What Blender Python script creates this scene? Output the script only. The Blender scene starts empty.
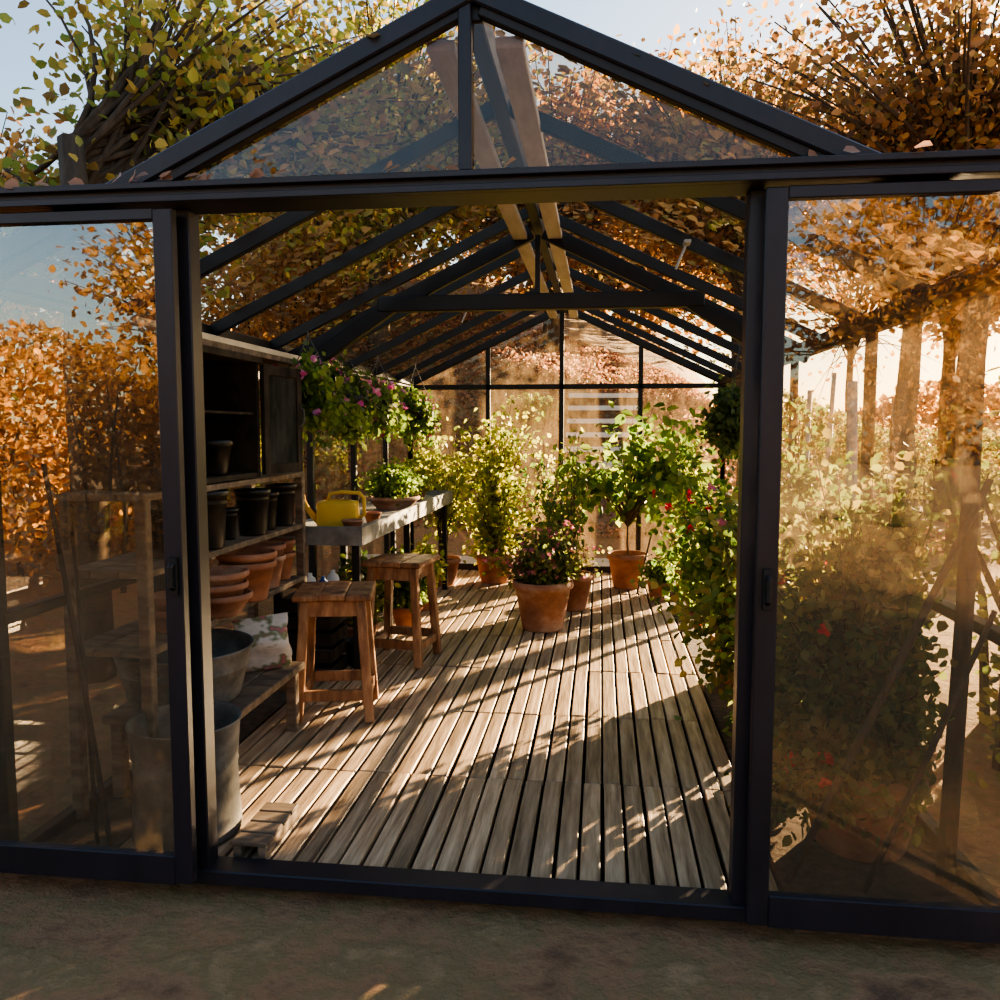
import bpy, math, random
import numpy as np
from mathutils import Vector, Matrix
random.seed(7); rng=np.random.default_rng(11)
S=bpy.context.scene; COL=S.collection
try:
    S.view_settings.view_transform='AgX'; S.view_settings.look='AgX - Medium High Contrast'; S.view_settings.exposure=0.5
except Exception: pass

# ---------------------------------------------------------------- materials
def nt(name):
    m=bpy.data.materials.new(name); m.use_nodes=True
    n=m.node_tree.nodes; l=m.node_tree.links
    for x in list(n): n.remove(x)
    o=n.new('ShaderNodeOutputMaterial'); return m,n,l,o
def ramp(n,cols,pos=None):
    r=n.new('ShaderNodeValToRGB'); e=r.color_ramp.elements
    while len(e)<len(cols): e.new(0.5)
    for i,c in enumerate(cols):
        e[i].position = pos[i] if pos else i/(len(cols)-1)
        e[i].color=(*c,1)
    return r
def surf(name,cols,rough=.6,scale=(6,6,6),metal=0,bump=.2,detail=6,island=0,pos=None,dist=.01,spec=.4):
    m,n,l,o=nt(name)
    tc=n.new('ShaderNodeTexCoord'); mp=n.new('ShaderNodeMapping'); mp.inputs['Scale'].default_value=scale
    l.new(tc.outputs['Object'],mp.inputs['Vector'])
    no=n.new('ShaderNodeTexNoise'); no.inputs['Scale'].default_value=1; no.inputs['Detail'].default_value=detail
    no.inputs['Roughness'].default_value=.65
    l.new(mp.outputs['Vector'],no.inputs['Vector'])
    r=ramp(n,cols,pos or [.3+.4*i/(len(cols)-1) for i in range(len(cols))])
    l.new(no.outputs['Fac'],r.inputs['Fac'])
    p=n.new('ShaderNodeBsdfPrincipled'); p.inputs['Roughness'].default_value=rough; p.inputs['Metallic'].default_value=metal
    p.inputs['Specular IOR Level'].default_value=spec
    col=r.outputs['Color']
    if island:
        g=n.new('ShaderNodeNewGeometry'); hs=n.new('ShaderNodeHueSaturation')
        mr=n.new('ShaderNodeMapRange'); mr.inputs['To Min'].default_value=1-island; mr.inputs['To Max'].default_value=1+island
        l.new(g.outputs['Random Per Island'],mr.inputs['Value']); l.new(mr.outputs['Result'],hs.inputs['Value'])
        l.new(col,hs.inputs['Color']); col=hs.outputs['Color']
        ad=n.new('ShaderNodeVectorMath'); ad.operation='ADD'
        cb=n.new('ShaderNodeCombineXYZ'); ml=n.new('ShaderNodeMath'); ml.operation='MULTIPLY'; ml.inputs[1].default_value=37
        l.new(g.outputs['Random Per Island'],ml.inputs[0]); l.new(ml.outputs[0],cb.inputs[0]); l.new(ml.outputs[0],cb.inputs[1])
        l.new(mp.outputs['Vector'],ad.inputs[0]); l.new(cb.outputs[0],ad.inputs[1]); l.new(ad.outputs[0],no.inputs['Vector'])
    l.new(col,p.inputs['Base Color'])
    b=n.new('ShaderNodeBump'); b.inputs['Strength'].default_value=bump; b.inputs['Distance'].default_value=dist
    l.new(no.outputs['Fac'],b.inputs['Height']); l.new(b.outputs['Normal'],p.inputs['Normal'])
    l.new(p.outputs[0],o.inputs['Surface']); return m
def leafmat(name,cols,trans=.55,rough=.42,spec=.35,gain=2.3):
    m,n,l,o=nt(name)
    g=n.new('ShaderNodeNewGeometry'); r=ramp(n,cols); l.new(g.outputs['Random Per Island'],r.inputs['Fac'])
    p=n.new('ShaderNodeBsdfPrincipled'); p.inputs['Roughness'].default_value=rough; p.inputs['Specular IOR Level'].default_value=spec
    t=n.new('ShaderNodeBsdfTranslucent'); mx=n.new('ShaderNodeMixShader'); mx.inputs[0].default_value=trans
    hs=n.new('ShaderNodeHueSaturation'); hs.inputs['Saturation'].default_value=1.0; hs.inputs['Value'].default_value=gain
    l.new(r.outputs[0],p.inputs['Base Color']); l.new(r.outputs[0],hs.inputs['Color']); l.new(hs.outputs[0],t.inputs['Color'])
    l.new(p.outputs[0],mx.inputs[1]); l.new(t.outputs[0],mx.inputs[2]); l.new(mx.outputs[0],o.inputs['Surface']); return m
def glassmat(name,refl,dust,tint=(1,1,1),edge=.5):
    m,n,l,o=nt(name)
    tr=n.new('ShaderNodeBsdfTransparent'); tr.inputs[0].default_value=(*tint,1)
    gl=n.new('ShaderNodeBsdfGlossy'); gl.inputs['Roughness'].default_value=.01; gl.inputs['Color'].default_value=(1,1,1,1)
    df=n.new('ShaderNodeBsdfTranslucent'); df.inputs[0].default_value=(.85,.6,.34,1)
    dd=n.new('ShaderNodeBsdfDiffuse'); dd.inputs[0].default_value=(.5,.4,.28,1)
    m0=n.new('ShaderNodeMixShader'); m0.inputs[0].default_value=.4; l.new(df.outputs[0],m0.inputs[1]); l.new(dd.outputs[0],m0.inputs[2])
    fr=n.new('ShaderNodeLayerWeight'); fr.inputs['Blend'].default_value=.3
    mr=n.new('ShaderNodeMapRange'); mr.inputs['To Min'].default_value=refl; mr.inputs['To Max'].default_value=min(1,refl+edge)
    l.new(fr.outputs['Facing'],mr.inputs['Value'])
    m1=n.new('ShaderNodeMixShader'); l.new(mr.outputs[0],m1.inputs[0]); l.new(tr.outputs[0],m1.inputs[1]); l.new(gl.outputs[0],m1.inputs[2])
    tc=n.new('ShaderNodeTexCoord'); no=n.new('ShaderNodeTexNoise'); no.inputs['Scale'].default_value=3.2; no.inputs['Detail'].default_value=11; no.inputs['Roughness'].default_value=.78
    mp=n.new('ShaderNodeMapping'); mp.inputs['Scale'].default_value=(1.6,1.6,.6)
    l.new(tc.outputs['Object'],mp.inputs[0]); l.new(mp.outputs[0],no.inputs['Vector'])
    m2r=n.new('ShaderNodeMapRange'); m2r.inputs['From Min'].default_value=.38; m2r.inputs['From Max'].default_value=.72; m2r.inputs['To Min'].default_value=dust*.3; m2r.inputs['To Max'].default_value=dust*2.2
    l.new(no.outputs['Fac'],m2r.inputs['Value'])
    m2=n.new('ShaderNodeMixShader'); l.new(m2r.outputs[0],m2.inputs[0]); l.new(m1.outputs[0],m2.inputs[1]); l.new(m0.outputs[0],m2.inputs[2])
    l.new(m2.outputs[0],o.inputs['Surface']); return m

M={}
M['black']=surf('black_painted_steel',[(.006,.006,.007),(.014,.012,.012)],.5,(8,8,8),bump=.05)
M['greydoor']=surf('weathered_grey_green_paint',[(.015,.016,.014),(.035,.037,.032),(.06,.06,.05)],.9,(9,9,4),bump=.3,spec=.05)
M['frame']=surf('door_frame_paint',[(.011,.010,.014),(.02,.018,.025)],.4,(9,9,3),bump=.05)
M['deck']=surf('weathered_deck',[(.14,.09,.052),(.38,.26,.155),(.62,.46,.30)],.48,(32,2.2,32),bump=1,island=.3,dist=.006,detail=9)
M['stool']=surf('stool_wood',[(.09,.036,.018),(.31,.145,.065),(.54,.31,.16)],.5,(16,16,4),bump=.7,island=.2,dist=.006,detail=9)
M['oldwood']=surf('grey_old_wood',[(.06,.042,.03),(.17,.12,.08),(.30,.22,.145)],.7,(4,18,18),bump=.5,island=.2,dist=.004)
M['darkwood']=surf('dark_stained_wood',[(.012,.01,.008),(.035,.027,.02),(.07,.055,.04)],.75,(6,12,4),bump=.3,island=.1,dist=.003,spec=.15)
M['palewood']=surf('pale_wood',[(.42,.37,.31),(.62,.57,.5)],.6,(12,3,12),bump=.3,island=.15,dist=.003)
M['terra']=surf('terracotta',[(.20,.08,.042),(.36,.155,.08),(.46,.24,.14)],.8,(6,6,9),bump=.4,dist=.005,detail=9)
M['terra2']=surf('terracotta_limed',[(.20,.09,.055),(.35,.17,.10),(.52,.37,.27)],.85,(5,5,7),bump=.4,dist=.005,detail=9)
M['plastic']=surf('black_plastic',[(.008,.008,.008),(.02,.018,.016)],.4,(8,8,8),bump=.03)
M['zinc']=surf('galvanised',[(.045,.042,.04),(.11,.105,.095),(.22,.205,.185)],.7,(7,7,7),metal=.15,bump=.25)
M['zinc2']=surf('bench_metal',[(.14,.14,.13),(.25,.245,.23),(.34,.33,.30)],.55,(7,7,7),metal=.4,bump=.1)
M['alu']=surf('alu',[(.3,.28,.25),(.45,.42,.38)],.45,(5,5,5),metal=.3,bump=.05)
M['yellow']=surf('yellow_plastic',[(.62,.38,.03),(.74,.48,.07)],.4,(5,5,5),bump=.05)
M['white']=surf('white_plastic',[(.6,.6,.58),(.75,.74,.7)],.5,(5,5,5),bump=.05)
M['blue']=surf('blue_plastic',[(.02,.05,.2),(.03,.09,.3)],.4,(5,5,5),bump=.05)
M['bag']=surf('compost_bag_film',[(.5,.42,.34),(.62,.54,.45),(.16,.18,.07),(.45,.12,.16),(.6,.5,.42)],.35,(9,9,14),bump=.5,dist=.02,detail=2,pos=[.3,.5,.58,.64,.7])
M['soil']=surf('soil',[(.02,.013,.008),(.05,.032,.02)],.95,(40,40,40),bump=.8)
M['stone']=surf('pale_stone',[(.78,.7,.58),(.92,.86,.74)],.8,(4,4,4),bump=.3)
M['path']=surf('pale_glow_path',[(.55,.46,.33),(.8,.7,.52)],.9,(30,30,30),bump=.6)  # pale colour stands in for the sunlit glow on the ground
M['ground']=surf('leafy_ground',[(.18,.10,.055),(.36,.2,.1),(.26,.18,.08),(.44,.27,.14)],.9,(5,5,5),bump=1,detail=12,pos=[.3,.45,.55,.7],dist=.08)
M['gravel']=surf('earth_bed',[(.05,.034,.02),(.14,.09,.055)],.95,(22,22,22),bump=.8)
M['bark']=surf('bark',[(.03,.022,.016),(.10,.07,.045)],.85,(14,14,3),bump=.8,dist=.02)
M['twig']=surf('twig',[(.06,.04,.02),(.14,.1,.05)],.8,(20,20,20),bump=.2)
M['greenstem']=surf('cane',[(.12,.13,.05),(.22,.2,.08)],.6,(20,20,20),bump=.1)
M['g_citrus']=leafmat('leaf_citrus',[(.045,.09,.018),(.10,.165,.03),(.19,.235,.05),(.08,.12,.025)])
M['g_yellow']=leafmat('leaf_lime',[(.11,.155,.025),(.22,.25,.05),(.36,.33,.08),(.14,.175,.03)])
M['g_dark']=leafmat('leaf_dark',[(.035,.065,.018),(.065,.105,.03),(.12,.15,.04),(.055,.08,.022)])
M['g_olive']=leafmat('leaf_olive',[(.055,.08,.02),(.11,.14,.035),(.2,.2,.055),(.19,.14,.04)])
M['autumn']=leafmat('leaf_autumn',[(.22,.095,.03),(.37,.18,.05),(.50,.29,.09),(.17,.08,.03),(.32,.2,.06)],.45,gain=2)
M['rust']=leafmat('leaf_rust',[(.15,.07,.03),(.28,.14,.05),(.40,.22,.07),(.13,.07,.03),(.22,.18,.05)],.45,gain=2.1)
M['autumn_g']=leafmat('leaf_autumn_green',[(.24,.17,.04),(.19,.24,.05),(.42,.31,.07),(.18,.10,.03),(.15,.2,.04)],.45)
M['litter']=leafmat('leaf_dry',[(.19,.08,.045),(.37,.17,.10),(.48,.27,.16),(.14,.06,.04),(.22,.18,.08)],.42,gain=1.9)
M['pink']=leafmat('petal_pink',[(.55,.06,.26),(.75,.2,.42),(.6,.22,.48),(.85,.5,.62)],.3,gain=1.3)
M['red']=leafmat('petal_red',[(.6,.01,.02),(.8,.03,.05)],.3,gain=1.3)
M['mauve']=leafmat('petal_mauve',[(.5,.10,.2),(.7,.25,.32),(.55,.14,.18)],.3,gain=1.4)
M['glass_front']=glassmat('front_glass',.11,.05,(.80,.72,.62),edge=.35)
M['glass_left']=glassmat('left_glass',.05,.03,(.92,.88,.82),edge=.25)
M['glass_side']=glassmat('side_glass',.03,.03,edge=.2)
M['glass_gable']=glassmat('front_gable_glass',.03,.02,(.7,.62,.54),edge=.2)
M['glass_back']=glassmat('back_glass',.03,.07,edge=.3)
M['glass_roof']=glassmat('roof_glass',.01,.015,(.9,.86,.8),edge=.06)

# ---------------------------------------------------------------- mesh builder
class B:
    def __init__(s): s.v=[];s.f=[];s.m=[];s.n=0
    def add(s,v,f,mi=0):
        v=np.asarray(v,float).reshape(-1,3); s.v.append(v)
        for q in f: s.f.append(tuple(int(i)+s.n for i in q)); s.m.append(mi)
        s.n+=len(v); return s
    def box(s,c,d,R=None,mi=0,bev=None):
        hx,hy,hz=[k/2 for k in d]; b=min(hx,hy,hz)*.18 if bev is None else bev
        vs=[];idx={}
        for sx in(-1,1):
            for sy in(-1,1):
                for sz in(-1,1):
                    for ax in range(3):
                        p=[sx*(hx-b),sy*(hy-b),sz*(hz-b)]
                        p[ax]=[sx*hx,sy*hy,sz*hz][ax]
                        idx[(sx,sy,sz,ax)]=len(vs); vs.append(p)
        F=[]
        def face(ax,sg):
            o=[a for a in range(3) if a!=ax]; q=[]
            for a,bb in((-1,-1),(1,-1),(1,1),(-1,1)):
                t=[0,0,0]; t[ax]=sg; t[o[0]]=a; t[o[1]]=bb; q.append(idx[(*t,ax)])
            flip=(sg<0)!=(ax==1)
            F.append(q[::-1] if flip else q)
        for ax in range(3):
            for sg in(-1,1): face(ax,sg)
        for ax in range(3):
            o=[a for a in range(3) if a!=ax]
            for a in(-1,1):
                for c2 in(-1,1):
                    q=[]
                    for sg,axx in((-1,o[0]),(1,o[0]),(1,o[1]),(-1,o[1])):
                        t=[0,0,0]; t[ax]=sg; t[o[0]]=a; t[o[1]]=c2; q.append(idx[(*t,axx)])
                    F.append(q)
        for sx in(-1,1):
            for sy in(-1,1):
                for sz in(-1,1): F.append([idx[(sx,sy,sz,a)] for a in range(3)])
        v=np.array(vs)
        if R is not None: v=v@np.array(R.to_3x3()).T
        return s.add(v+np.array(c),F,mi)
    def beam(s,a,b,w,h,mi=0,up=(0,0,1)):
        a=Vector(a);b=Vector(b);d=b-a;L=d.length;z=d.normalized();u=Vector(up)
        x=u.cross(z)
        if x.length<1e-4: x=Vector((1,0,0)).cross(z)
        x.normalize(); y=z.cross(x)
        R=Matrix((x,y,z)).transposed()
        return s.box((a+b)/2,(w,h,L),R,mi)
    def lathe(s,prof,c=(0,0,0),seg=32,mi=0,sx=1,sy=1,pw=1.):
        prof=list(prof);n=len(prof);v=[]
        for r,z in prof:
            for i in range(seg):
                t=2*math.pi*i/seg; ct,st=math.cos(t),math.sin(t)
                if pw!=1: ct=math.copysign(abs(ct)**pw,ct); st=math.copysign(abs(st)**pw,st)
                v.append((c[0]+r*sx*ct,c[1]+r*sy*st,c[2]+z))
        F=[]
        for j in range(n-1):
            for i in range(seg):
                k=(i+1)%seg; F.append((j*seg+i,j*seg+k,(j+1)*seg+k,(j+1)*seg+i))
        if prof[0][0]>1e-5: F.append(tuple(range(seg))[::-1])
        if prof[-1][0]>1e-5: F.append(tuple((n-1)*seg+i for i in range(seg)))
        return s.add(v,F,mi)
    def tube(s,pts,rad,sides=6,mi=0):
        pts=[Vector(p) for p in pts];n=len(pts)
        if not hasattr(rad,'__len__'): rad=[rad]*n
        v=[];x=None
        for i,p in enumerate(pts):
            d=(pts[min(i+1,n-1)]-pts[max(i-1,0)]).normalized()
            if x is None: x=d.cross(Vector((.3,.2,1))) if abs(d.z)<.95 else d.cross(Vector((1,0,0)))
            x=(x-d*x.dot(d)).normalized(); y=d.cross(x)
            for k in range(sides):
                t=2*math.pi*k/sides; q=p+(x*math.cos(t)+y*math.sin(t))*rad[i]; v.append(tuple(q))
        F=[]
        for j in range(n-1):
            for k in range(sides):
                k2=(k+1)%sides; F.append((j*sides+k,j*sides+k2,(j+1)*sides+k2,(j+1)*sides+k))
        F.append(tuple(range(sides))[::-1]); F.append(tuple((n-1)*sides+k for k in range(sides)))
        return s.add(v,F,mi)
    def mesh(s,name,mats,smooth=False):
        me=bpy.data.meshes.new(name)
        v=np.concatenate(s.v) if s.v else np.zeros((0,3))
        me.from_pydata(v.tolist(),[],s.f)
        for m in mats: me.materials.append(m)
        me.polygons.foreach_set('material_index',s.m)
        if smooth: me.polygons.foreach_set('use_smooth',[True]*len(s.f))
        me.update(); return me
def obj(name,me,parent=None,loc=(0,0,0),rot=(0,0,0),**kw):
    o=bpy.data.objects.new(name,me); COL.objects.link(o); o.location=loc; o.rotation_euler=rot
    if parent: o.parent=parent
    for k,v in kw.items(): o[k]=v
    return o
def thing(name,loc,label,category,rot=0,**kw):
    return obj(name,None,None,loc,(0,0,rot),label=label,category=category,**kw)
def part(name,b,mat,parent=None,loc=(0,0,0),rot=(0,0,0),smooth=False,**kw):
    mats=mat if isinstance(mat,list) else [mat]
    return obj(name,b.mesh(name,mats,smooth),parent,loc,rot,**kw)

# ---------------------------------------------------------------- leaves
TPL=np.array([(0,0,0),(.3,.36,.08),(.68,.30,.08),(1,0,-.06),(.68,-.30,.08),(.3,-.36,.08)])
def leafmesh(name,P,size,mat,D=None,width=1.,flat=0,jit=.35):
    P=np.asarray(P,float);N=len(P)
    if D is None: D=rng.normal(size=(N,3)); D[:,2]-=.2
    D=D/np.linalg.norm(D,axis=1,keepdims=True)
    A=rng.normal(size=(N,3))*(1-flat); A[:,2]+=.8+flat*3
    A-=D*np.sum(A*D,1,keepdims=True); A/=np.linalg.norm(A,axis=1,keepdims=True)
    Sd=np.cross(A,D); sz=size*(1+rng.uniform(-jit,jit,N))[:,None]
    V=np.zeros((N,6,3))
    for i,(a,b,c) in enumerate(TPL): V[:,i]=P+sz*(D*a+Sd*b*width+A*c)
    me=bpy.data.meshes.new(name); me.vertices.add(N*6); me.vertices.foreach_set('co',V.reshape(-1))
    idx=(np.arange(N)[:,None]*6+np.array([0,1,2,3,0,3,4,5])).reshape(-1)
    me.loops.add(N*8); me.loops.foreach_set('vertex_index',idx.astype(np.int32))
    me.polygons.add(N*2); me.polygons.foreach_set('loop_start',(np.arange(N*2)*4).astype(np.int32))
    try: me.polygons.foreach_set('loop_total',np.full(N*2,4,np.int32))
    except Exception: pass
    me.materials.append(mat); me.update(calc_edges=True); me.validate(); return me
def flowers(P,r):
    out=[];D=[]
    for p in P:
        ax=rng.normal(size=3); ax[2]+=.6; ax/=np.linalg.norm(ax)
        u=np.cross(ax,[.3,.5,.1]); u/=np.linalg.norm(u); w=np.cross(ax,u)
        for k in range(5):
            t=k*1.2566; out.append(p); D.append(u*math.cos(t)+w*math.sin(t)+ax*.25)
    return np.array(out),np.array(D)
def foliage(parent,blobs,nb,lpb,size,mat,stemmat=None,base=(0,0,0),rad=.008,spread=.05,fl=None,width=1.,sides=4,tmin=.35,trunk=None,shell=.45,droop=.12,wild=1.2,xmax=None):
    """blobs: (cx,cy,cz,rx,ry,rz) local; branches run from base into blobs, leaves sit along them"""
    stemmat=stemmat or M['twig']; b=B(); P=[];Ds=[]
    base=Vector(base); w=np.array([q[3]*q[4]*q[5] for q in blobs])**.8; w/=w.sum()
    start0=base
    if trunk:
        tp=[base]; H,r0=trunk
        for i in range(1,6): tp.append(base+Vector((random.uniform(-.012,.012)*H,random.uniform(-.012,.012)*H,H*i/5)))
        b.tube(tp,[r0*(1-.09*i) for i in range(6)],max(6,sides)); start0=tp[-1]
    for i in range(nb):
        q=blobs[rng.choice(len(blobs),p=w)]
        d=rng.normal(size=3); d/=np.linalg.norm(d); d*=rng.uniform(shell,1.)*rng.choice([1,1,1,wild])
        e=Vector((q[0]+d[0]*q[3],q[1]+d[1]*q[4],q[2]+d[2]*q[5]))
        if xmax is not None: e.x=min(e.x,xmax-.05)
        st=start0-Vector((0,0,random.random()*.25*(trunk[0] if trunk else 0)))
        if not trunk: st=base+Vector((random.uniform(-1,1),random.uniform(-1,1),0))*rad*5
        c=Vector((q[0],q[1],q[2]))
        mid=(st+c)/2*.6+ (st*.5+e*.5)*.4+Vector((0,0,.12*(e-st).length))
        pts=[]
        for k in range(6):
            t=k/5; pts.append(st*(1-t)**2+mid*2*t*(1-t)+e*t*t)
        b.tube(pts,[rad*(1-.8*k/5) for k in range(6)],sides)
        m_=max(3,int(lpb*rng.uniform(.4,1.6)))
        t=tmin+(1-tmin)*rng.random(m_)**.7
        pa=np.array([tuple(x) for x in (st,mid,e)])
        pos=pa[0]*((1-t)**2)[:,None]+pa[1]*(2*t*(1-t))[:,None]+pa[2]*(t*t)[:,None]
        pos+=rng.normal(size=pos.shape)*spread
        if xmax is not None: pos[:,0]=np.minimum(pos[:,0],xmax-rng.random(m_)*.1)
        P.append(pos)
        dr=rng.normal(size=pos.shape); dr+=np.array(d)*.6; dr[:,2]-=droop*4
        if xmax is not None: dr[pos[:,0]>xmax-.12,0]=-abs(dr[pos[:,0]>xmax-.12,0])
        Ds.append(dr)
    P=np.concatenate(P);Ds=np.concatenate(Ds)
    part('stem',b,stemmat,parent,smooth=True)
    obj('foliage',leafmesh('foliage',P,size,mat,Ds,width),parent,kind='stuff')
    if fl:
        n,r,fm=fl; cen=P.mean(0); dist=np.linalg.norm(P-cen,axis=1); ok=np.argsort(-dist)[:max(n*3,len(P)//2)]
        k=rng.choice(ok,n,replace=False); FP,FD=flowers(P[k]+np.array([0,0,size*.4]),r)
        obj('flower',leafmesh('flower',FP,r,fm,FD,1.3),parent,kind='stuff')
    return P

# ---------------------------------------------------------------- pots
def pot_prof(R,H,rim=.18,thick=.08,taper=.68):
    t=R*thick; rb=R*taper
    return [(0,0),(rb*.96,0),(rb,.01),(R*.92,H*(1-rim)),(R*.93,H*(1-rim)),(R,H*(1-rim)+.004),(R*1.02,H*(1-rim*.5)),(R,H-.004),(R-t*.4,H),(R-t,H-.004),(R-t*1.2,H*.8),(rb-t,.03),(0,.03)]
def pot_b(R,H,**k):
    b=B(); b.lathe(pot_prof(R,H,**k)); return b
def potted(name,loc,R,H,label,cat='potted plant',mat='terra',group=None,**k):
    e=thing(name,loc,label,cat)
    if group: e['group']=group
    part('pot',pot_b(R,H,**k),M[mat],e,smooth=True)
    s=B(); s.lathe([(0,H*.86),(R*.5,H*.875),(R*.9,H*.86),(R*.9,H*.80)]); part('soil',s,M['soil'],e,smooth=True)
    return e

# ================================================================ SETTING
XL,XR,XC=-2.02,1.24,-.39
Y0,Y1=2.5,8.6
ZE,ZR=2.0,2.76
def gh(x,y):
    t=max(0,min(y-9.6,13)); f=min(1,t/4); k=min(1,max(.12,(x+10)/4.5))
    h=(.28*t*min(1,max(.05,(6-x)/4.5))+ .34*max(0,min(3.2-x,7))*f)*k
    return h + .35*max(0,min(1,(-x-4)/3))*(1 if y>1 else 0)*min(1,max(0,(y-1)/3))
def grid(n):
    u=np.linspace(-1,1,n); return np.sign(u)*np.abs(u)**2.2*70
gx=grid(110); gy=grid(130)+8
b=B(); v=[(x,y,gh(x,y)-.06+(.04*math.sin(x*1.7)*math.cos(y*1.3) if y>9.7 else 0)) for y in gy for x in gx]
n=len(gx); b.add(v,[(j*n+i,j*n+i+1,(j+1)*n+i+1,(j+1)*n+i) for j in range(len(gy)-1) for i in range(n-1)])
part('ground',b,M['ground'],smooth=True,kind='structure')
b=B(); b.box((-.3,9.45,-.045),(5.2,1.3,.07)); part('glow_path',b,M['path'],None,label='added pale path standing in for the sunlit glow behind the greenhouse',category='path')  # added strip; its paleness paints the sunlit glow low behind the pots

b=B(); pitch=.082; xs=np.arange(-1.66,.6,pitch); y=2.56; sec=.81
while y<8.5:
    y2=min(y+sec,8.56)
    for x in xs:
        dz=random.uniform(-.004,.004)
        b.box((x+random.uniform(-.003,.003),(y+y2)/2,.0+dz),(pitch-.013,y2-y-.006,.03),bev=.004)
    y=y2
b.box((XC-.14,5.55,-.046),(2.3,6.0,.02),mi=1)
part('floor',b,[M['deck'],M['soil']],kind='structure')
b=B(); b.box((.92,5.55,-.035),(.62,6.05,.06)); b.box((-1.87,5.55,-.035),(.3,6.05,.06)); part('trim_1',b,M['gravel'],kind='structure')

def pane(name,quads,mat):
    b=B()
    for q in quads: b.add(q,[tuple(range(len(q)))])
    return part(name,b,mat,kind='structure')
def yz(x,y0,y1,z0,z1): return [(x,y0,z0),(x,y1,z0),(x,y1,z1),(x,y0,z1)]
def side(name,x,n):
    b=B()
    for i in range(n+1):
        y=Y0+(Y1-Y0)*i/n; b.box((x,y,ZE/2),(.045,.05,ZE))
    for z in(.02,.86,ZE-.02): b.box((x,(Y0+Y1)/2,z),(.05,Y1-Y0,.04 if z<ZE-.1 else .07))
    part(name,b,M['black'],kind='structure')
side('wall_left',XL,6); side('wall_right',XR,4)
pane('window_1',[yz(XL-.01,Y0,Y1,0,ZE)],M['glass_left']); pane('window_2',[yz(XR+.01,Y0,Y1,0,ZE)],M['glass_side'])
def zr(x): return ZR-(ZR-ZE)*abs(x-XC)/(XC-XL)
b=B()
b.box((XC,Y1,ZE-.05),(XR-XL,.05,.05)); b.box((XC,Y1,.03),(XR-XL,.05,.08))
for x in (XL,XC-.79,XC-.02,XC+.79,XR): b.box((x,Y1,zr(x)/2),(.045,.05,zr(x)))
b.box((XC-1.2,Y1,.9),(.8,.05,.05)); b.box((XC+1.2,Y1,.9),(.8,.05,.05))
for s_ in(-1,1): b.beam((XC,Y1,ZR),(XC+s_*(XC-XL),Y1,ZE),.06,.07)
part('wall_back',b,M['black'],kind='structure')
pane('window_3',[[(XL,Y1+.01,0),(XR,Y1+.01,0),(XR,Y1+.01,ZE),(XC,Y1+.01,ZR),(XL,Y1+.01,ZE)]],M['glass_back'])
HB,HT=2.19,2.252
b=B()
b.box((XC,Y0+.0,(HB+HT)/2),(3.8,.14,HT-HB)); b.box((XC,Y0-.08,HB+.01),(3.8,.03,.02)); b.box((XC,Y0-.08,HT-.012),(3.8,.03,.018))
b.box((XL-.12,Y0+.03,HB/2),(.09,.08,HB)); b.box((XR+.05,Y0+.03,HB/2),(.09,.08,HB))
b.box((-1.312,Y0+.03,HB/2),(.045,.07,HB)); b.box((.44,Y0+.03,HB/2),(.045,.07,HB))
b.box((XC,Y0+.03,.01),(3.3,.1,.05))
for s_ in(-1,1): b.beam((XC,Y0,ZR+.02),(XC+s_*(XC-XL+.3),Y0,ZE-.12),.06,.06)
b.box((XC-.02,Y0,2.51),(.04,.04,.48))
part('wall_front',b,M['frame'],kind='structure')
pane('window_4',[[(XC-1.0,Y0+.01,HT),(XC+1.0,Y0+.01,HT),(XC,Y0+.01,ZR)]],M['glass_gable'])
b=B(); n=8
for i in range(0,n+1):
    y=Y0+(Y1-Y0)*i/n
    for s_ in(-1,1): b.beam((XC+s_*.03,y,ZR-.02),(XC+s_*(XC-XL),y,ZE-.02),.034,.06)
b.box((XC,(Y0+Y1)/2,ZR-.01),(.06,Y1-Y0,.1))
for s_ in(-1,1): b.box((XC+s_*(XC-XL),(Y0+Y1)/2,ZE),(.1,Y1-Y0,.06))
part('ceiling',b,M['black'],kind='structure')
R_=[]
for s_ in(-1,1):
    R_.append([(XC,Y0,ZR+.02),(XC,Y1,ZR+.02),(XC+s_*(XC-XL+.05),Y1,ZE+.0),(XC+s_*(XC-XL+.05),Y0,ZE+.0)])
pane('window_5',R_,M['glass_roof'])
b=B()
for s_ in(-1,1): b.box((XC+s_*.105,(Y0+Y1)/2,ZR-.10),(.085,Y1-Y0-.1,.035))
part('trim_2',b,M['palewood'],kind='structure')

def truss(y):
    t=thing('roof_truss',(XC,y,0),'black timber collar beam with angled braces under the roof','roof beam')
    b=B(); b.box((0,0,2.275),(1.98,.08,.095)); part('collar_beam',b,M['black'],t)
    for s_ in(-1,1):
        b=B(); b.beam((s_*.9,0,2.27),(s_*1.42,0,1.93),.06,.09); part('brace',b,M['black'],t)
        b=B(); b.beam((s_*.04,0,ZR-.07),(s_*1.6,0,ZE-.07),.05,.09); part('rafter',b,M['black'],t)
    b=B(); b.box((0,0,2.48),(.03,.03,.38)); part('king_post',b,M['black'],t)
truss(5.05)
for i,(x,y) in enumerate([(.38,3.9),(-1.0,6.2)]):
    t=thing('vent_stay',(x,y,zr(x)-.05),'pale metal stay rod under a roof vent','window stay',group='roof vent stays')
    b=B(); b.tube([(0,0,.0),(-.05,-.02,-.12)],.006,6); part('rod',b,M['alu'],t)
    b=B(); b.box((0,0,.0),(.03,.08,.015)); part('bracket',b,M['alu'],t)

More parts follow.
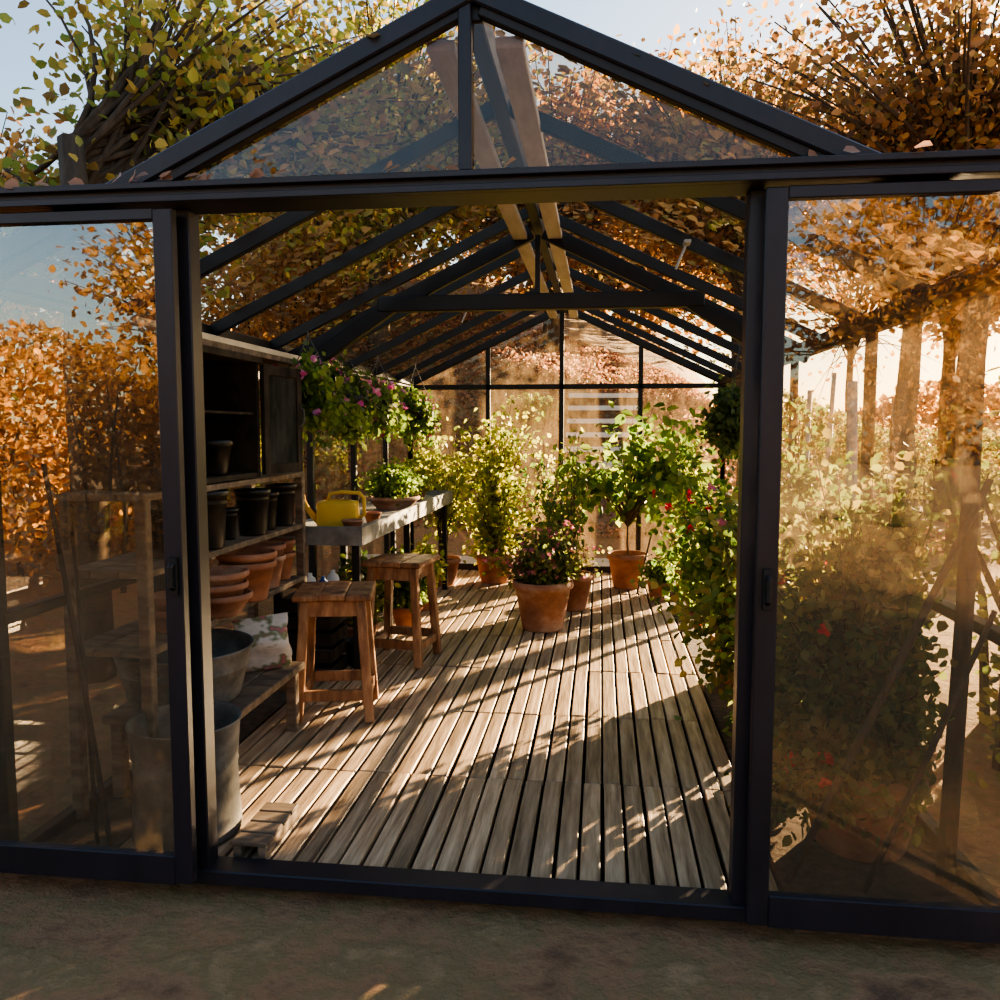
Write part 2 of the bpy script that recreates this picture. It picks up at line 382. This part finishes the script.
def sdoor(name,x0,x1,hx):
    yd=Y0-.06; e=obj(name,None,None,((x0+x1)/2,yd,0),(0,0,0),kind='structure'); w=x1-x0
    b=B()
    for s_ in(-1,1): b.box((s_*(w/2-.03),0,HB/2),(.062,.035,HB-.03))
    b.box((0,0,.06),(w-.12,.035,.1)); b.box((0,0,HB-.03),(w-.12,.035,.035)); part('door_frame',b,M['frame'],e)
    b=B(); b.add([(-w/2+.05,0,.1),(w/2-.05,0,.1),(w/2-.05,0,HB-.04),(-w/2+.05,0,HB-.04)],[(0,1,2,3)]); part('glass',b,M['glass_front'],e)
    b=B(); hxl=hx-(x0+x1)/2
    b.box((hxl,-.025,1.04),(.025,.015,.12)); b.tube([(hxl,-.03,1.0),(hxl,-.05,1.01),(hxl,-.05,1.07),(hxl,-.03,1.08)],.008,8); part('handle',b,M['black'],e)
sdoor('door_1',-2.25,-1.31,-1.335); sdoor('door_2',.452,1.45,.482)

# ================================================================ FURNITURE
sh=thing('shelving_unit',(-1.84,3.7,0),'weathered wooden shelving unit holding flower pots','shelf')
for dx,dy in((-.15,-.85),(.15,-.85),(-.15,.76),(.15,.76)):
    b=B(); b.box((dx,dy,.63),(.045,.045,1.26)); part('post',b,M['oldwood'],sh)
for z in(.66,.96,1.25):
    b=B()
    for k in(-1,0,1): b.box((k*.115,-.045,z),(.108,1.66,.028),bev=.003)
    part('shelf',b,M['oldwood'],sh)
for z in (.62,.92):
    b=B(); b.box((0,.76,z),(.27,.04,.04)); part('rail',b,M['oldwood'],sh)
cb=thing('wall_cabinet',(-1.84,3.42,1.27),'dark weathered open cabinet with its door swung wide','cabinet')
b=B()
b.box((-.16,0,.29),(.02,.92,.58)); b.box((0,-.45,.29),(.34,.025,.58)); b.box((0,.45,.29),(.34,.025,.58))
b.box((0,0,.012),(.34,.9,.025)); b.box((.0,0,.57),(.37,.96,.03)); part('body',b,M['darkwood'],cb)
b=B(); b.box((0,0,.31),(.30,.87,.012)); part('shelf',b,M['darkwood'],cb)
dr=B()
for s_ in(-1,1): dr.box((0,.17+s_*.145,.28),(.025,.045,.54))
for z in(.035,.525): dr.box((0,.17,z),(.025,.25,.05))
dr.box((0,.17,.28),(.008,.25,.46),mi=1)
d=part('door',dr,[M['darkwood'],M['greydoor']],cb,(.185,.46,.0),(0,0,math.radians(-12)))
b=B(); b.tube([(.02,.31,.25),(.04,.31,.27),(.04,.31,.33),(.02,.31,.35)],.005); part('handle',b,M['zinc'],d)
t=thing('storage_plank',(-1.86,4.0,1.87),'pale wooden plank lying on the cabinet','plank')
b=B(); b.box((0,0,.015),(.26,2.1,.03)); part('board',b,M['oldwood'],t)
b=B(); b.box((.09,-.1,.045),(.05,1.9,.03)); part('batten',b,M['alu'],t)
lb=thing('low_bench',(-1.72,3.42,0),'low rough plank bench carrying a zinc basin','bench')
b=B()
for k in range(4): b.box((-.2+k*.135,0,.335),(.128,.86,.035),bev=.004)
part('bench_top',b,M['oldwood'],lb)
for dx,dy in((-.22,-.38),(.22,-.38),(-.22,.38),(.22,.38)):
    b=B(); b.box((dx,dy,.16),(.05,.05,.315)); part('leg',b,M['oldwood'],lb)
for dy in(.38,-.38):
    b=B(); b.box((0,dy,.25),(.4,.03,.06)); part('rail',b,M['oldwood'],lb)
def tub(name,loc,R,H,label,sy=1.,bot=.8,handles=True):
    e=thing(name,loc,label,'tub')
    b=B(); b.lathe([(0,0),(R*bot,0),(R*bot*1.02,.01),(R*.93,H*.6),(R*.95,H*.62),(R*.94,H*.65),(R,H-.01),(R*1.03,H),(R*1.02,H+.008),(R*.98,H),(R*.9,H*.6),(R*bot*.96,.015),(0,.015)],seg=48,sy=sy); part('body',b,M['zinc'],e,smooth=True)
    if handles:
      for s_ in(-1,1):
        b=B(); b.tube([(-.05,s_*R*.97,H*.8),(-.05,s_*R*1.07,H*.78),(0,s_*R*1.09,H*.78),(.05,s_*R*1.07,H*.78),(.05,s_*R*.97,H*.8)],.006,8); part('handle',b,M['zinc'],e,smooth=True)
tub('zinc_basin',(-1.77,3.27,.353),.28,.22,'wide galvanised basin on the low plank bench',1.)
tub('zinc_bin',(-1.51,2.775,.016),.195,.42,'large plain weathered grey bin standing before the low bench',1.,.97,False)
t=thing('wooden_pallet',(-1.20,2.76,.016),'small slatted wooden pallet lying on the deck','pallet')
b=B()
for k in range(4): b.box((-.0,-.12+k*.08,.05),(.13,.07,.016),bev=.003)
for s_ in(-1,1): b.box((s_*.045,0,.02),(.03,.3,.04))
part('slats',b,M['oldwood'],t)
def bag(loc,rot,sx,sy,sz,label):
    b=B();n=22;v=[];SG=44
    for j in range(n+1):
        for i in range(SG):
            t=2*math.pi*i/SG;h=j/n
            th=(math.sin(math.pi*min(1,h*.9+.1))**.6) if h<1 else .15
            if h>.9: th*= (1-h)*8+.1
            c=abs(math.cos(t))**.45*math.copysign(1,math.cos(t)); s2=abs(math.sin(t))**.8*math.copysign(1,math.sin(t))
            w=1+.03*math.sin(9*h+2*t)+.02*math.sin(23*h-5*t)
            lean=.03*h*h
            v.append((sx*c*w*(1+.06*math.sin(6*h)),sy*s2*th*(1+.12*math.sin(11*h+3*t))+lean,sz*h*(1+.04*c)))
    F=[(j*SG+i,j*SG+(i+1)%SG,(j+1)*SG+(i+1)%SG,(j+1)*SG+i) for j in range(n) for i in range(SG)]
    F+= [tuple(range(SG))[::-1],tuple(n*SG+i for i in range(SG))]
    b.add(v,F); o=part('compost_bag',b,M['bag'],None,loc,rot,True,label=label,category='bag')
bag((-1.61,3.70,.353),(0,0,math.radians(28)),.13,.06,.25,'crumpled pale printed plastic bag of compost on the bench')

def loosepot(loc,R,H,label,mat='terra',group='empty terracotta pots on the shelf',name='terracotta_pot',**k):
    part(name,pot_b(R,H,**k),M[mat],None,loc,(0,0,random.random()*3),True,label=label,category='pot',group=group)
zs=.674
def stack(x,y,z,R,H,n,step,label,mat='terra',**k):
    for i in range(n): loosepot((x+random.uniform(-.008,.008),y+random.uniform(-.008,.008),z+i*step),R*random.uniform(.95,1.03),H,label,mat if i%2==0 else random.choice(['terra','terra2']),**k)
stack(-1.74,3.16,zs,.12,.10,2,.05,'wide terracotta bowl on the shelf',rim=.3)
stack(-1.70,3.45,zs,.145,.10,3,.05,'stacked terracotta bowl on the shelf','terra2',rim=.3)
stack(-1.71,3.79,zs,.14,.19,2,.045,'large upright terracotta flower pot on the shelf')
stack(-1.75,4.09,zs,.115,.17,2,.06,'terracotta flower pot on the shelf','terra2')
stack(-1.77,4.33,zs,.09,.15,2,.07,'small terracotta flower pot on the shelf')
for i,(x,y,R,H) in enumerate([(-1.78,3.18,.085,.20),(-1.74,3.44,.10,.26),(-1.8,3.75,.065,.15),(-1.74,3.93,.09,.23),(-1.77,4.14,.08,.2),(-1.75,4.33,.085,.23)]):
    loosepot((x,y,.974),R,H,'tall black plastic nursery pot on the upper shelf','plastic',group='black nursery pots on the upper shelf',name='nursery_pot',rim=.1,taper=.75)
loosepot((-1.75,3.55,1.295),.085,.16,'dark pot inside the cabinet','plastic',group='pots in the cabinet',name='nursery_pot')

pb=thing('potting_bench',(-1.68,6.05,0),'long potting bench with grey galvanised tray and metal edge','table')
b=B(); b.box((0,0,.885),(.6,2.9,.02)); part('tray',b,M['zinc2'],pb)
b=B(); b.box((.3,0,.885),(.025,2.94,.11)); b.box((0,-1.46,.885),(.6,.025,.11)); b.box((0,1.46,.885),(.6,.025,.11)); part('edge_board',b,M['zinc2'],pb)
for dy in(-1.38,-.1,1.38):
    for dx in(-.24,.25):
        b=B(); b.box((dx,dy,.43),(.045,.045,.88)); part('leg',b,M['black'],pb)
wc=thing('watering_can',(-1.60,4.86,.895),'yellow plastic watering can on the potting bench','watering can',rot=math.radians(188))
b=B(); b.lathe([(0,0),(.118,0),(.125,.012),(.123,.155),(.118,.168),(.075,.175),(.07,.173),(.108,.16),(.115,.14),(.115,.02),(0,.015)],seg=64,sy=.62,pw=.35); part('body',b,M['yellow'],wc,smooth=True)
b=B(); b.tube([(.11,0,.04),(.155,0,.08),(.19,0,.13),(.215,0,.18)],[.026,.02,.015,.013],10); part('spout',b,M['yellow'],wc,smooth=True)
b=B(); b.lathe([(.012,-.02),(.035,.015),(.035,.022),(0,.022)],seg=20); o=part('rose',b,M['yellow'],wc,(.22,0,.185),(0,math.radians(40),0),True)
b=B(); b.tube([(.06,0,.17),(.05,0,.215),(-.02,0,.225),(-.13,0,.22),(-.16,0,.19),(-.16,0,.09),(-.115,0,.05)],.012,10); part('handle',b,M['yellow'],wc,smooth=True)
loosepot((-1.46,4.70,.895),.065,.075,'small terracotta pot on the potting bench','terra2',group='small pots on the potting bench')
loosepot((-1.48,5.2,.895),.06,.07,'small terracotta pot on the potting bench','terra',group='small pots on the potting bench')

def stool(loc,rot,label):
    e=thing('wooden_stool',loc,label,'stool',rot=rot,group='wooden stools')
    b=B()
    for k in range(3): b.box(((k-1)*.132+random.uniform(-.002,.002),random.uniform(-.006,.006),.644+random.uniform(-.002,.002)),(.131,.39,.034),bev=.007)
    part('seat',b,M['stool'],e)
    b=B(); z=.58
    for s_ in(-1,1): b.box((s_*.135,0,z),(.024,.27,.08)); b.box((0,s_*.135,z),(.27,.024,.08))
    part('apron',b,M['stool'],e)
    for sx in(-1,1):
        for sy in(-1,1):
            b=B(); b.beam((sx*.14,sy*.14,.622),(sx*.18,sy*.18,0),.048,.048,up=(0,1,0)); part('leg',b,M['stool'],e)
    for s_ in(-1,1):
        b=B(); b.box((s_*.172,0,.12),(.026,.35,.05)); part('stretcher',b,M['stool'],e)
        b=B(); b.box((0,s_*.172,.14),(.35,.026,.055)); part('stretcher',b,M['stool'],e)
stool((-1.37,4.10,.016),math.radians(12),'rough wooden work stool with square legs beside the shelving')
stool((-1.27,5.12,.016),math.radians(-8),'rough wooden work stool in front of the potting bench')
cr=thing('wooden_crate',(-1.72,4.74,0),'old slatted wooden crate beside the shelving','crate')
b=B()
for z in(.06,.16,.26,.36,.46):
    for s_ in(-1,1): b.box((s_*.15,0,z),(.012,.3,.07)); b.box((0,s_*.15,z),(.3,.012,.07))
b.box((0,0,.02),(.3,.3,.015)); b.box((0,0,.5),(.3,.3,.012)); part('slats',b,M['darkwood'],cr)
for i,(x,y,mt,h,lab) in enumerate([(-1.70,4.62,'white',.15,'white plastic jug on the crate'),(-1.62,4.62,'blue',.13,'blue plastic bottle on the crate'),(-1.60,4.74,'white',.15,'small white plastic bottle on the crate')]):
    b=B(); b.lathe([(0,0),(.035,0),(.038,.01),(.038,h*.65),(.03,h*.8),(.014,h*.88),(.014,h),(0,h)],seg=20); part('plastic_bottle',b,M[mt],None,(x,y,.507),smooth=True,label=lab,category='bottle')

# ================================================================ PLANTS INSIDE
G='hanging flower baskets'
def basket(loc,zt,label,R=.16,fl=M['pink'],green='g_dark',n=70,lp=32,group=G,nf=36):
    e=thing('hanging_basket',loc,label,'hanging plant',group=group)
    b=B(); b.lathe([(0,-.14),(R*.5,-.13),(R*.85,-.07),(R,0),(R*.96,0),(R*.8,-.06),(0,-.1)],seg=28); part('basket',b,M['plastic'],e,smooth=True)
    b=B()
    for k in range(3):
        a=k*2.094; b.tube([(R*math.cos(a),R*math.sin(a),0),(0,0,zt-loc[2]-.02)],.003,5)
    b.tube([(0,0,zt-loc[2]-.03),(0,0,zt-loc[2])],.005,5); part('chain',b,M['zinc'],e)
    foliage(e,[(0,0,.02,R*1.6,R*1.9,.15),(0,0,-.14,R*1.7,R*1.9,.18)],n,lp,.045,M[green],M['greenstem'],base=(0,0,-.02),rad=.003,spread=.035,fl=(nf,.034,fl) if fl else None,droop=.3,tmin=.3,wild=1.35)
basket((-1.64,4.5,1.73),2.05,'hanging basket of pink petunias with trailing stems',green='g_citrus')
basket((-1.66,5.2,1.73),2.05,'hanging basket of pink and mauve petunias')
basket((-1.68,6.1,1.72),2.06,'hanging basket of soft pink petunias',green='g_citrus')
basket((-1.62,7.1,1.68),2.08,'hanging basket of purple petunias and foliage',green='g_citrus')
basket((.90,5.6,1.64),2.06,'hanging basket with dense dark green foliage',fl=None,green='g_dark',group='green hanging baskets',n=90)

e=potted('potted_herb',(-1.58,6.15,.895),.2,.1,'wide terracotta bowl of fresh green herbs on the potting bench',mat='terra2',rim=.3)
foliage(e,[(0,0,.22,.28,.28,.14)],100,38,.03,M['g_citrus'],M['greenstem'],base=(0,0,.09),rad=.003,spread=.035,tmin=.25)
e=potted('potted_herb',(-1.6,7.0,.895),.1,.1,'small pot with leafy seedlings on the potting bench')
foliage(e,[(0,0,.25,.2,.2,.16)],50,26,.04,M['g_yellow'],M['greenstem'],base=(0,0,.08),rad=.003,spread=.035,tmin=.25)

for i,(x,y,R,H,mt) in enumerate([(-1.62,5.35,.12,.17,'g_olive'),(-1.44,5.95,.12,.17,'g_citrus'),(-1.46,6.6,.13,.18,'g_yellow'),(-1.72,5.8,.1,.15,'g_dark')]):
    e=potted('potted_shrub',(x,y,.016 if x>-1.7 else -.005),R,H,'leafy plant in a terracotta pot beneath the potting bench',group='pots beneath the bench')
    foliage(e,[(0,0,.4,.22,.22,.2)],45,30,.05,M[mt],M['greenstem'],base=(0,0,H*.8),rad=.004,spread=.035,wild=1)
loosepot((-1.52,4.95,.016),.09,.16,'black plastic pot on the deck','plastic',group='black pots on the deck',name='nursery_pot')

e=potted('potted_heather',(-.42,6.05,.016),.225,.37,'large terracotta pot with a pink flowering shrub on the deck',mat='terra2',rim=.16)
foliage(e,[(0,0,.52,.34,.3,.17),(.12,.1,.62,.22,.22,.13)],95,38,.036,M['g_olive'],M['twig'],base=(0,0,.3),rad=.005,spread=.045,fl=(150,.022,M['mauve']),tmin=.3,wild=1.35)
e=potted('potted_shrub',(-.22,6.75,.016),.17,.3,'tall twiggy shrub with bare lower stems in a terracotta pot')
foliage(e,[(-.16,0,1.15,.44,.3,.4),(-.1,0,1.5,.3,.25,.2),(-.2,0,.8,.3,.25,.2)],32,18,.05,M['g_citrus'],M['twig'],base=(0,0,.25),rad=.006,spread=.05,wild=1.4,tmin=.45)
e=potted('potted_shrub',(-1.02,7.9,.016),.2,.28,'full bushy lime green shrub in a terracotta pot on the deck')
foliage(e,[(-.02,0,.9,.46,.34,.58),(0,0,1.45,.36,.3,.34),(.05,0,.5,.32,.3,.25)],100,34,.055,M['g_yellow'],M['twig'],base=(0,0,.22),rad=.008,spread=.06,wild=1.4)
e=potted('potted_shrub',(-1.5,7.7,.016),.17,.26,'loose yellow-green shrub in a pot beside the deck')
foliage(e,[(.02,0,1.15,.34,.3,.5)],50,26,.05,M['g_yellow'],M['twig'],base=(0,0,.22),rad=.007,spread=.06,wild=1.1)
e=potted('potted_shrub',(-.5,8.1,.016),.17,.26,'airy green shrub in a pot before the end wall')
foliage(e,[(0,0,1.15,.42,.3,.5),(.2,0,.7,.25,.25,.3)],24,20,.05,M['g_yellow'],M['twig'],base=(0,0,.22),rad=.007,spread=.06,wild=1.35)
e=potted('potted_citrus_tree',(.26,7.75,.016),.19,.33,'young citrus tree with a bare stem and wide loose crown')
foliage(e,[(.02,0,1.06,.62,.4,.36),(.52,0,1.3,.3,.3,.32),(-.44,0,1.2,.28,.25,.3),(.05,0,1.6,.26,.24,.26)],48,20,.11,M['g_citrus'],M['twig'],base=(0,0,.26),rad=.008,spread=.08,trunk=(.42,.014),width=.8,wild=1.3,tmin=.5)
e=potted('potted_shrub',(.52,7.2,.016),.11,.17,'small bushy plant in a pot on the deck')
foliage(e,[(0,0,.26,.17,.17,.13)],40,28,.035,M['g_citrus'],M['greenstem'],base=(0,0,.13),rad=.003,spread=.03)
b=B(); b.tube([(0,0,0),(.13,.1,.55)],.009,6); part('garden_cane',b,M['twig'],None,(.34,7.45,.016),label='thin garden cane leaning beside the citrus tree',category='cane')

def bed(loc,blobs,nb,lp,sz,mt,label,fl=None,R=.17,H=.28,**k):
    e=potted('potted_shrub',loc,R,H,label); foliage(e,blobs,nb,lp,sz,M[mt],M['twig'],base=(0,0,H*.8),rad=.006,spread=.06,fl=fl,wild=1.6,xmax=XR-.09-loc[0],**k)
zb=-.004
bed((.84,7.75,zb),[(0,0,.8,.22,.3,.45),(0,0,1.25,.2,.25,.25)],40,22,.055,'g_yellow','tall loose shrub by the glass wall')
bed((.84,4.95,zb),[(-.14,0,.75,.36,.26,.42),(-.14,0,1.2,.32,.26,.32),(-.38,0,.95,.22,.2,.35)],75,30,.05,'g_citrus','flowering shrub with red blooms by the deck',(16,.035,M['red']))
bed((.84,4.3,zb),[(-.1,0,.5,.40,.26,.34),(0,0,.95,.27,.28,.3)],62,30,.05,'g_olive','green shrub leaning over the deck edge',(10,.03,M['mauve']))
bed((.88,3.65,zb),[(-.02,0,.6,.33,.28,.45),(.0,0,1.15,.28,.25,.34)],110,38,.045,'g_citrus','airy green shrub with a few red flowers',(9,.03,M['red']))
bed((.95,3.02,zb),[(-.06,0,.66,.3,.22,.35),(-.12,0,1.05,.32,.2,.34),(-.3,0,.6,.14,.15,.35),(.08,-.1,.35,.25,.2,.22),(-.25,-.12,.25,.16,.15,.2),(.12,-.05,1.1,.18,.2,.35),(.12,-.15,.6,.18,.15,.35)],300,42,.04,'g_olive','leafy shrub in a large terracotta pot behind the glass door',(12,.032,M['red']),R=.23,H=.32)

def stick(name,a,b_,r,label,mat='twig',cat='stake',sides=8,**kw):
    a=Vector(a);bb=Vector(b_); m=(a+bb)/2+Vector((r*.5,r*.3,0)); b=B(); b.tube([(0,0,0),tuple(m-a),tuple(bb-a)],[r,r*.95,r*.85],sides)
    part(name,b,M[mat],None,tuple(a),smooth=True,label=label,category=cat,**kw)
stick('wooden_stake',(.62,2.66,zb+.03),(1.18,2.66,1.35),.013,'dark wooden pole leaning among the shrubs','bark')
stick('wooden_stake',(.85,2.63,zb+.03),(1.2,2.63,.95),.010,'dark thin pole leaning among the shrubs','bark')
stick('wooden_post',(1.13,2.72,zb+.03),(1.15,2.72,1.9),.03,'upright dark wooden post behind the glass door','bark','post')
stick('wooden_stake',(1.1,3.75,zb+.03),(1.14,3.95,1.72),.028,'pale sunlit stake leaning on the glass wall','palewood')
stick('wooden_stake',(.98,3.95,zb+.03),(1.14,4.25,1.78),.014,'thin pale stake leaning on the glass wall','palewood')
stick('wooden_stake',(.95,4.1,zb+.03),(1.05,4.35,1.7),.014,'thin pale stake leaning on the glass wall','palewood')
stick('tool_handle',(-1.72,2.62,.0),(-1.97,2.70,1.38),.010,'long wooden tool handle leaning in the corner','bark','tool')
stick('tool_handle',(-1.80,2.66,.0),(-1.98,2.85,1.2),.008,'thin wooden tool handle leaning in the corner','bark','tool')

# ================================================================ OUTSIDE
e=thing('stone_steps',(0,0,0),'pale stone garden steps climbing the leafy bank','steps')
for i in range(4,10):
    y=9.9+i*.34; z=max(gh(.0,y),gh(-.4,y))+.06
    b=B(); b.box((0.05,y,z),(1.1,.36,.07)); b.box((0.05,y+.05,z-.12),(1.1,.3,.17),mi=1); part('step',b,[M['stone'],M['gravel']],e)
def hedge(pts,org,h,dens,sz,mt,label,hs=.35,name='beech_hedge'):
    P=[]
    for i in range(len(pts)-1):
        a=np.array(pts[i]);c=np.array(pts[i+1]);L=np.linalg.norm(c-a); n=int(L*dens)
        t=rng.random(n)[:,None]; q=a+(c-a)*t; off=rng.normal(size=(n,2))*hs; z=rng.random(n)**.9*(h+.2*h*np.sin(q[:,0]*2+q[:,1]*3))
        p=np.c_[q+off,z]; p[:,2]+=np.array([gh(x,y) for x,y in p[:,:2]]); P.append(p)
    e=thing(name,(*org,0),label,'hedge')
    Pn=np.concatenate(P)-np.array([*org,0]); obj('foliage',leafmesh('foliage',Pn,sz,M[mt]),e,kind='stuff')
    b=B()
    for i in range(50):
        k=rng.integers(len(Pn)); x,y=Pn[k,:2]; z0=gh(x+org[0],y+org[1])-.1; b.tube([(x,y,z0),(x+random.uniform(-.1,.1),y,z0+h*.45),(x+random.uniform(-.3,.3),y+.1,z0+h*.9)],[.03,.02,.008],5)
    part('stem',b,M['bark'],e,kind='stuff')
hedge([(-7.4,1.2),(-6.3,3.2),(-5.6,5),(-5.2,8),(-5,11),(-5,15)],(-5.5,6),2.6,2800,.08,'autumn','tall beech hedge with golden autumn leaves')
hedge([(-10,-4.5),(-6.5,-5.2),(-3.6,-6)],(-6.5,-5.2),2.4,2300,.09,'autumn','unseen golden beech hedge added behind the camera for its reflection')  # unseen hedge, added so its reflection lays amber haze over the left pane
hedge([(2.8,17),(5,15.5),(7.5,14.8)],(5,15.5),1.2,1700,.08,'g_olive','low green hedge in the sun beyond the greenhouse',name='green_hedge')
hedge([(1.78,3.15),(2.2,4.2),(3.3,5.8)],(2.4,4.2),1.6,3200,.05,'g_olive','dense green garden shrubs outside the glass wall',hs=.14,name='green_hedge')

def tree(loc,H,r,blobs,nb,lpb,sz,mt,label,spread=.22,name='tree',**k):
    x,y=loc; e=thing(name,(x,y,gh(x,y)-.15),label,'tree')
    foliage(e,blobs,nb,lpb,sz,M[mt],M['bark'],rad=min(r*.2,.035),spread=spread,trunk=(H,r),sides=5,tmin=.3,droop=.05,**k)
def zt(x,y): return gh(x,y)-.15
tree((-3.15,4.7),3.4,.13,[(.3,2.0,4.6,1.1,1.8,1.2),(.6,3.4,4.4,1.2,1.8,1),(-.7,1.2,3.1,1.4,1.3,.8)],190,50,.075,'autumn_g','autumn tree with golden green leaves beside the greenhouse')
tree((-8.2,9.6),3.0,.14,[(0,0,4.0,2.6,2.4,1.6)],130,24,.10,'autumn','thinly leaved autumn tree against the blue sky')
z=zt(-3.4,12.5); tree((-3.4,12.5),2.6,.2,[(.3,0,6-z,2.6,2.4,2.4)],240,80,.10,'autumn_g','autumn tree on the leafy bank')
z=zt(-.6,15.5); tree((-.9,15.5),2.2,.22,[(0,0,6-z,3,2.4,2.2)],250,80,.11,'rust','autumn tree with golden leaves on the bank')
z=zt(2.2,13.8); tree((2.2,13.8),3.0,.17,[(0,0,5.5-z,2.3,2.2,2.0)],240,80,.10,'rust','autumn tree with rust leaves on the bank')
z=zt(1.2,11); tree((1.9,11.2),3.6,.12,[(-.6,0,5.2-z,2.2,1.4,1.3)],170,65,.08,'rust','rust-leaved tree overhanging the glass roof')
tree((3.6,8.6),3.8,.17,[(-.6,0,5.0,1.8,2,1.2),(.6,1,4.7,1.6,1.8,.9)],170,75,.08,'rust','rust-leaved tree overhanging the glass roof')
tree((4.0,11.5),3.4,.19,[(.6,0,4.7,2.6,2.4,1.6)],280,75,.09,'rust','rust-leaved tree beyond the glass wall')
tree((5.2,13.2),3.2,.14,[(.6,0,4.3,2.2,2.0,1.3)],190,55,.10,'rust','rust-leaved tree beyond the glass wall')
tree((-11.5,14),3,.22,[(0,0,4.6,2.6,3,2.2)],140,60,.15,'autumn','tall orange autumn tree behind the hedge')
z=zt(.5,21); tree((.5,21),1.5,.25,[(0,0,7-z,6,2.5,4)],260,70,.2,'rust','broad autumn tree at the top of the bank')
z=zt(-6.5,19); tree((-6.5,19),1.5,.25,[(0,0,7-z,4,2.5,3.8)],170,60,.2,'autumn','broad autumn tree at the top of the bank')
tree((6.0,21),4,.12,[(0,0,5,2.5,2.5,2.8)],110,4,.12,'autumn','nearly bare tree against the bright sky',spread=.3,name='bare_tree')
tree((17,21),4,.28,[(0,0,6,3.5,3,3)],150,50,.18,'autumn','tall golden tree at the garden edge')
tree((4.9,-9),2.4,.2,[(0,0,3.8,2.8,2.4,2.6)],190,60,.13,'autumn','autumn tree in the garden')
tree((-7.0,-9),3.0,.22,[(0,0,4.6,2.2,2.2,1.8)],130,50,.13,'autumn','autumn tree in the garden')
def edge(a0,a1,n,r0,r1,h,s):
    az=np.radians(rng.uniform(a0,a1,n)); rr=rng.uniform(r0,r1,n); z=rng.random(n)*h*(1+.2*np.sin(az*17)+.12*np.sin(az*41))
    obj('woodland_edge',leafmesh('woodland_edge',np.c_[np.sin(az)*rr,np.cos(az)*rr,z],s,M['autumn']),kind='stuff',label='distant golden autumn woodland edge',category='woodland')
edge(110,250,20000,36,40,5,.4); edge(14,75,16000,32,36,3.0,.32)
e=thing('garden_shrub',(-1.1,12.2,gh(-1.1,12.2)-.05),'rounded green shrub on the leafy bank','shrub')
foliage(e,[(0,0,.2,.6,.35,.16)],70,36,.07,M['g_citrus'],base=(0,0,0),rad=.01)
n=42000; x=rng.uniform(-5,4.5,n); y=rng.uniform(10.0,17,n); z=np.array([gh(a,c) for a,c in zip(x,y)])-.02
k=~((abs(x-.05)<.6)&(y<13.4)&(y>10.9)&(rng.random(n)<.96)); x,y,z=x[k],y[k],z[k]; n=len(x)
obj('leaf_litter',leafmesh('leaf_litter',np.c_[x,y,z],.06,M['litter'],np.c_[rng.normal(size=(n,2)),rng.normal(size=n)*.5+.4],flat=-.1),kind='stuff',label='fallen autumn leaves covering the bank',category='fallen leaves')
n=3000; s_=np.where(rng.random(n)<.5,-1,1); u=rng.random(n)**.8; x=XC+s_*u*(XC-XL); y=Y0+(Y1-Y0)*rng.random(n)**1.4; z=ZR+.03-(ZR-ZE)*u+.004
D=np.c_[rng.normal(size=(n,2)),np.zeros(n)]; D[:,2]=-np.sign(x-XC)*D[:,0]*.49
obj('roof_leaf_litter',leafmesh('roof_leaf_litter',np.c_[x,y,z],.05,M['rust'],D,flat=.7),kind='stuff',label='fallen brown leaves scattered over the glass roof',category='fallen leaves')
lm=leafmesh('fallen_leaf',[(0,0,0)],.05,M['litter'],np.array([[1,0,.05]]),1.3,flat=.8,jit=0)
for i in range(34):
    x=random.choice([random.uniform(-2.1,-1.2),random.uniform(-2.1,-.9),random.uniform(-.9,1.3)])
    obj('fallen_leaf' ,lm,None,(x,Y0+random.uniform(-.09,-.05),HT+.012),(random.uniform(.3,1.1),random.uniform(-.3,.3),random.uniform(-1,1)),label='dry autumn leaf lying on the door header',category='leaf',group='leaves on the header')

# ================================================================ LIGHT
az=math.radians(34.8); el=math.radians(12.5)
sd=Vector((math.sin(az)*math.cos(el),math.cos(az)*math.cos(el),math.sin(el)))
L=bpy.data.lights.new('sun','SUN'); L.energy=38; L.color=(1,.72,.41); L.angle=math.radians(.6)
lo=bpy.data.objects.new('sun',L); COL.objects.link(lo); lo.rotation_euler=sd.to_track_quat('Z','Y').to_euler()
w=bpy.data.worlds.new('sky'); S.world=w; w.use_nodes=True; n=w.node_tree.nodes; l=w.node_tree.links
bg=n['Background']; sk=n.new('ShaderNodeTexSky'); sk.sky_type='NISHITA'; sk.sun_disc=False; sk.sun_elevation=math.radians(16); sk.sun_rotation=az
sk.air_density=1.1; sk.dust_density=1.0
l.new(sk.outputs[0],bg.inputs[0]); bg.inputs[1].default_value=.28

# ================================================================ CAMERA
c=bpy.data.cameras.new('cam'); c.lens=29.5; c.sensor_width=36; co=bpy.data.objects.new('cam',c); COL.objects.link(co)
co.location=(0,0,1.5); co.rotation_euler=(math.radians(90-4.88),0,math.radians(7)); S.camera=co
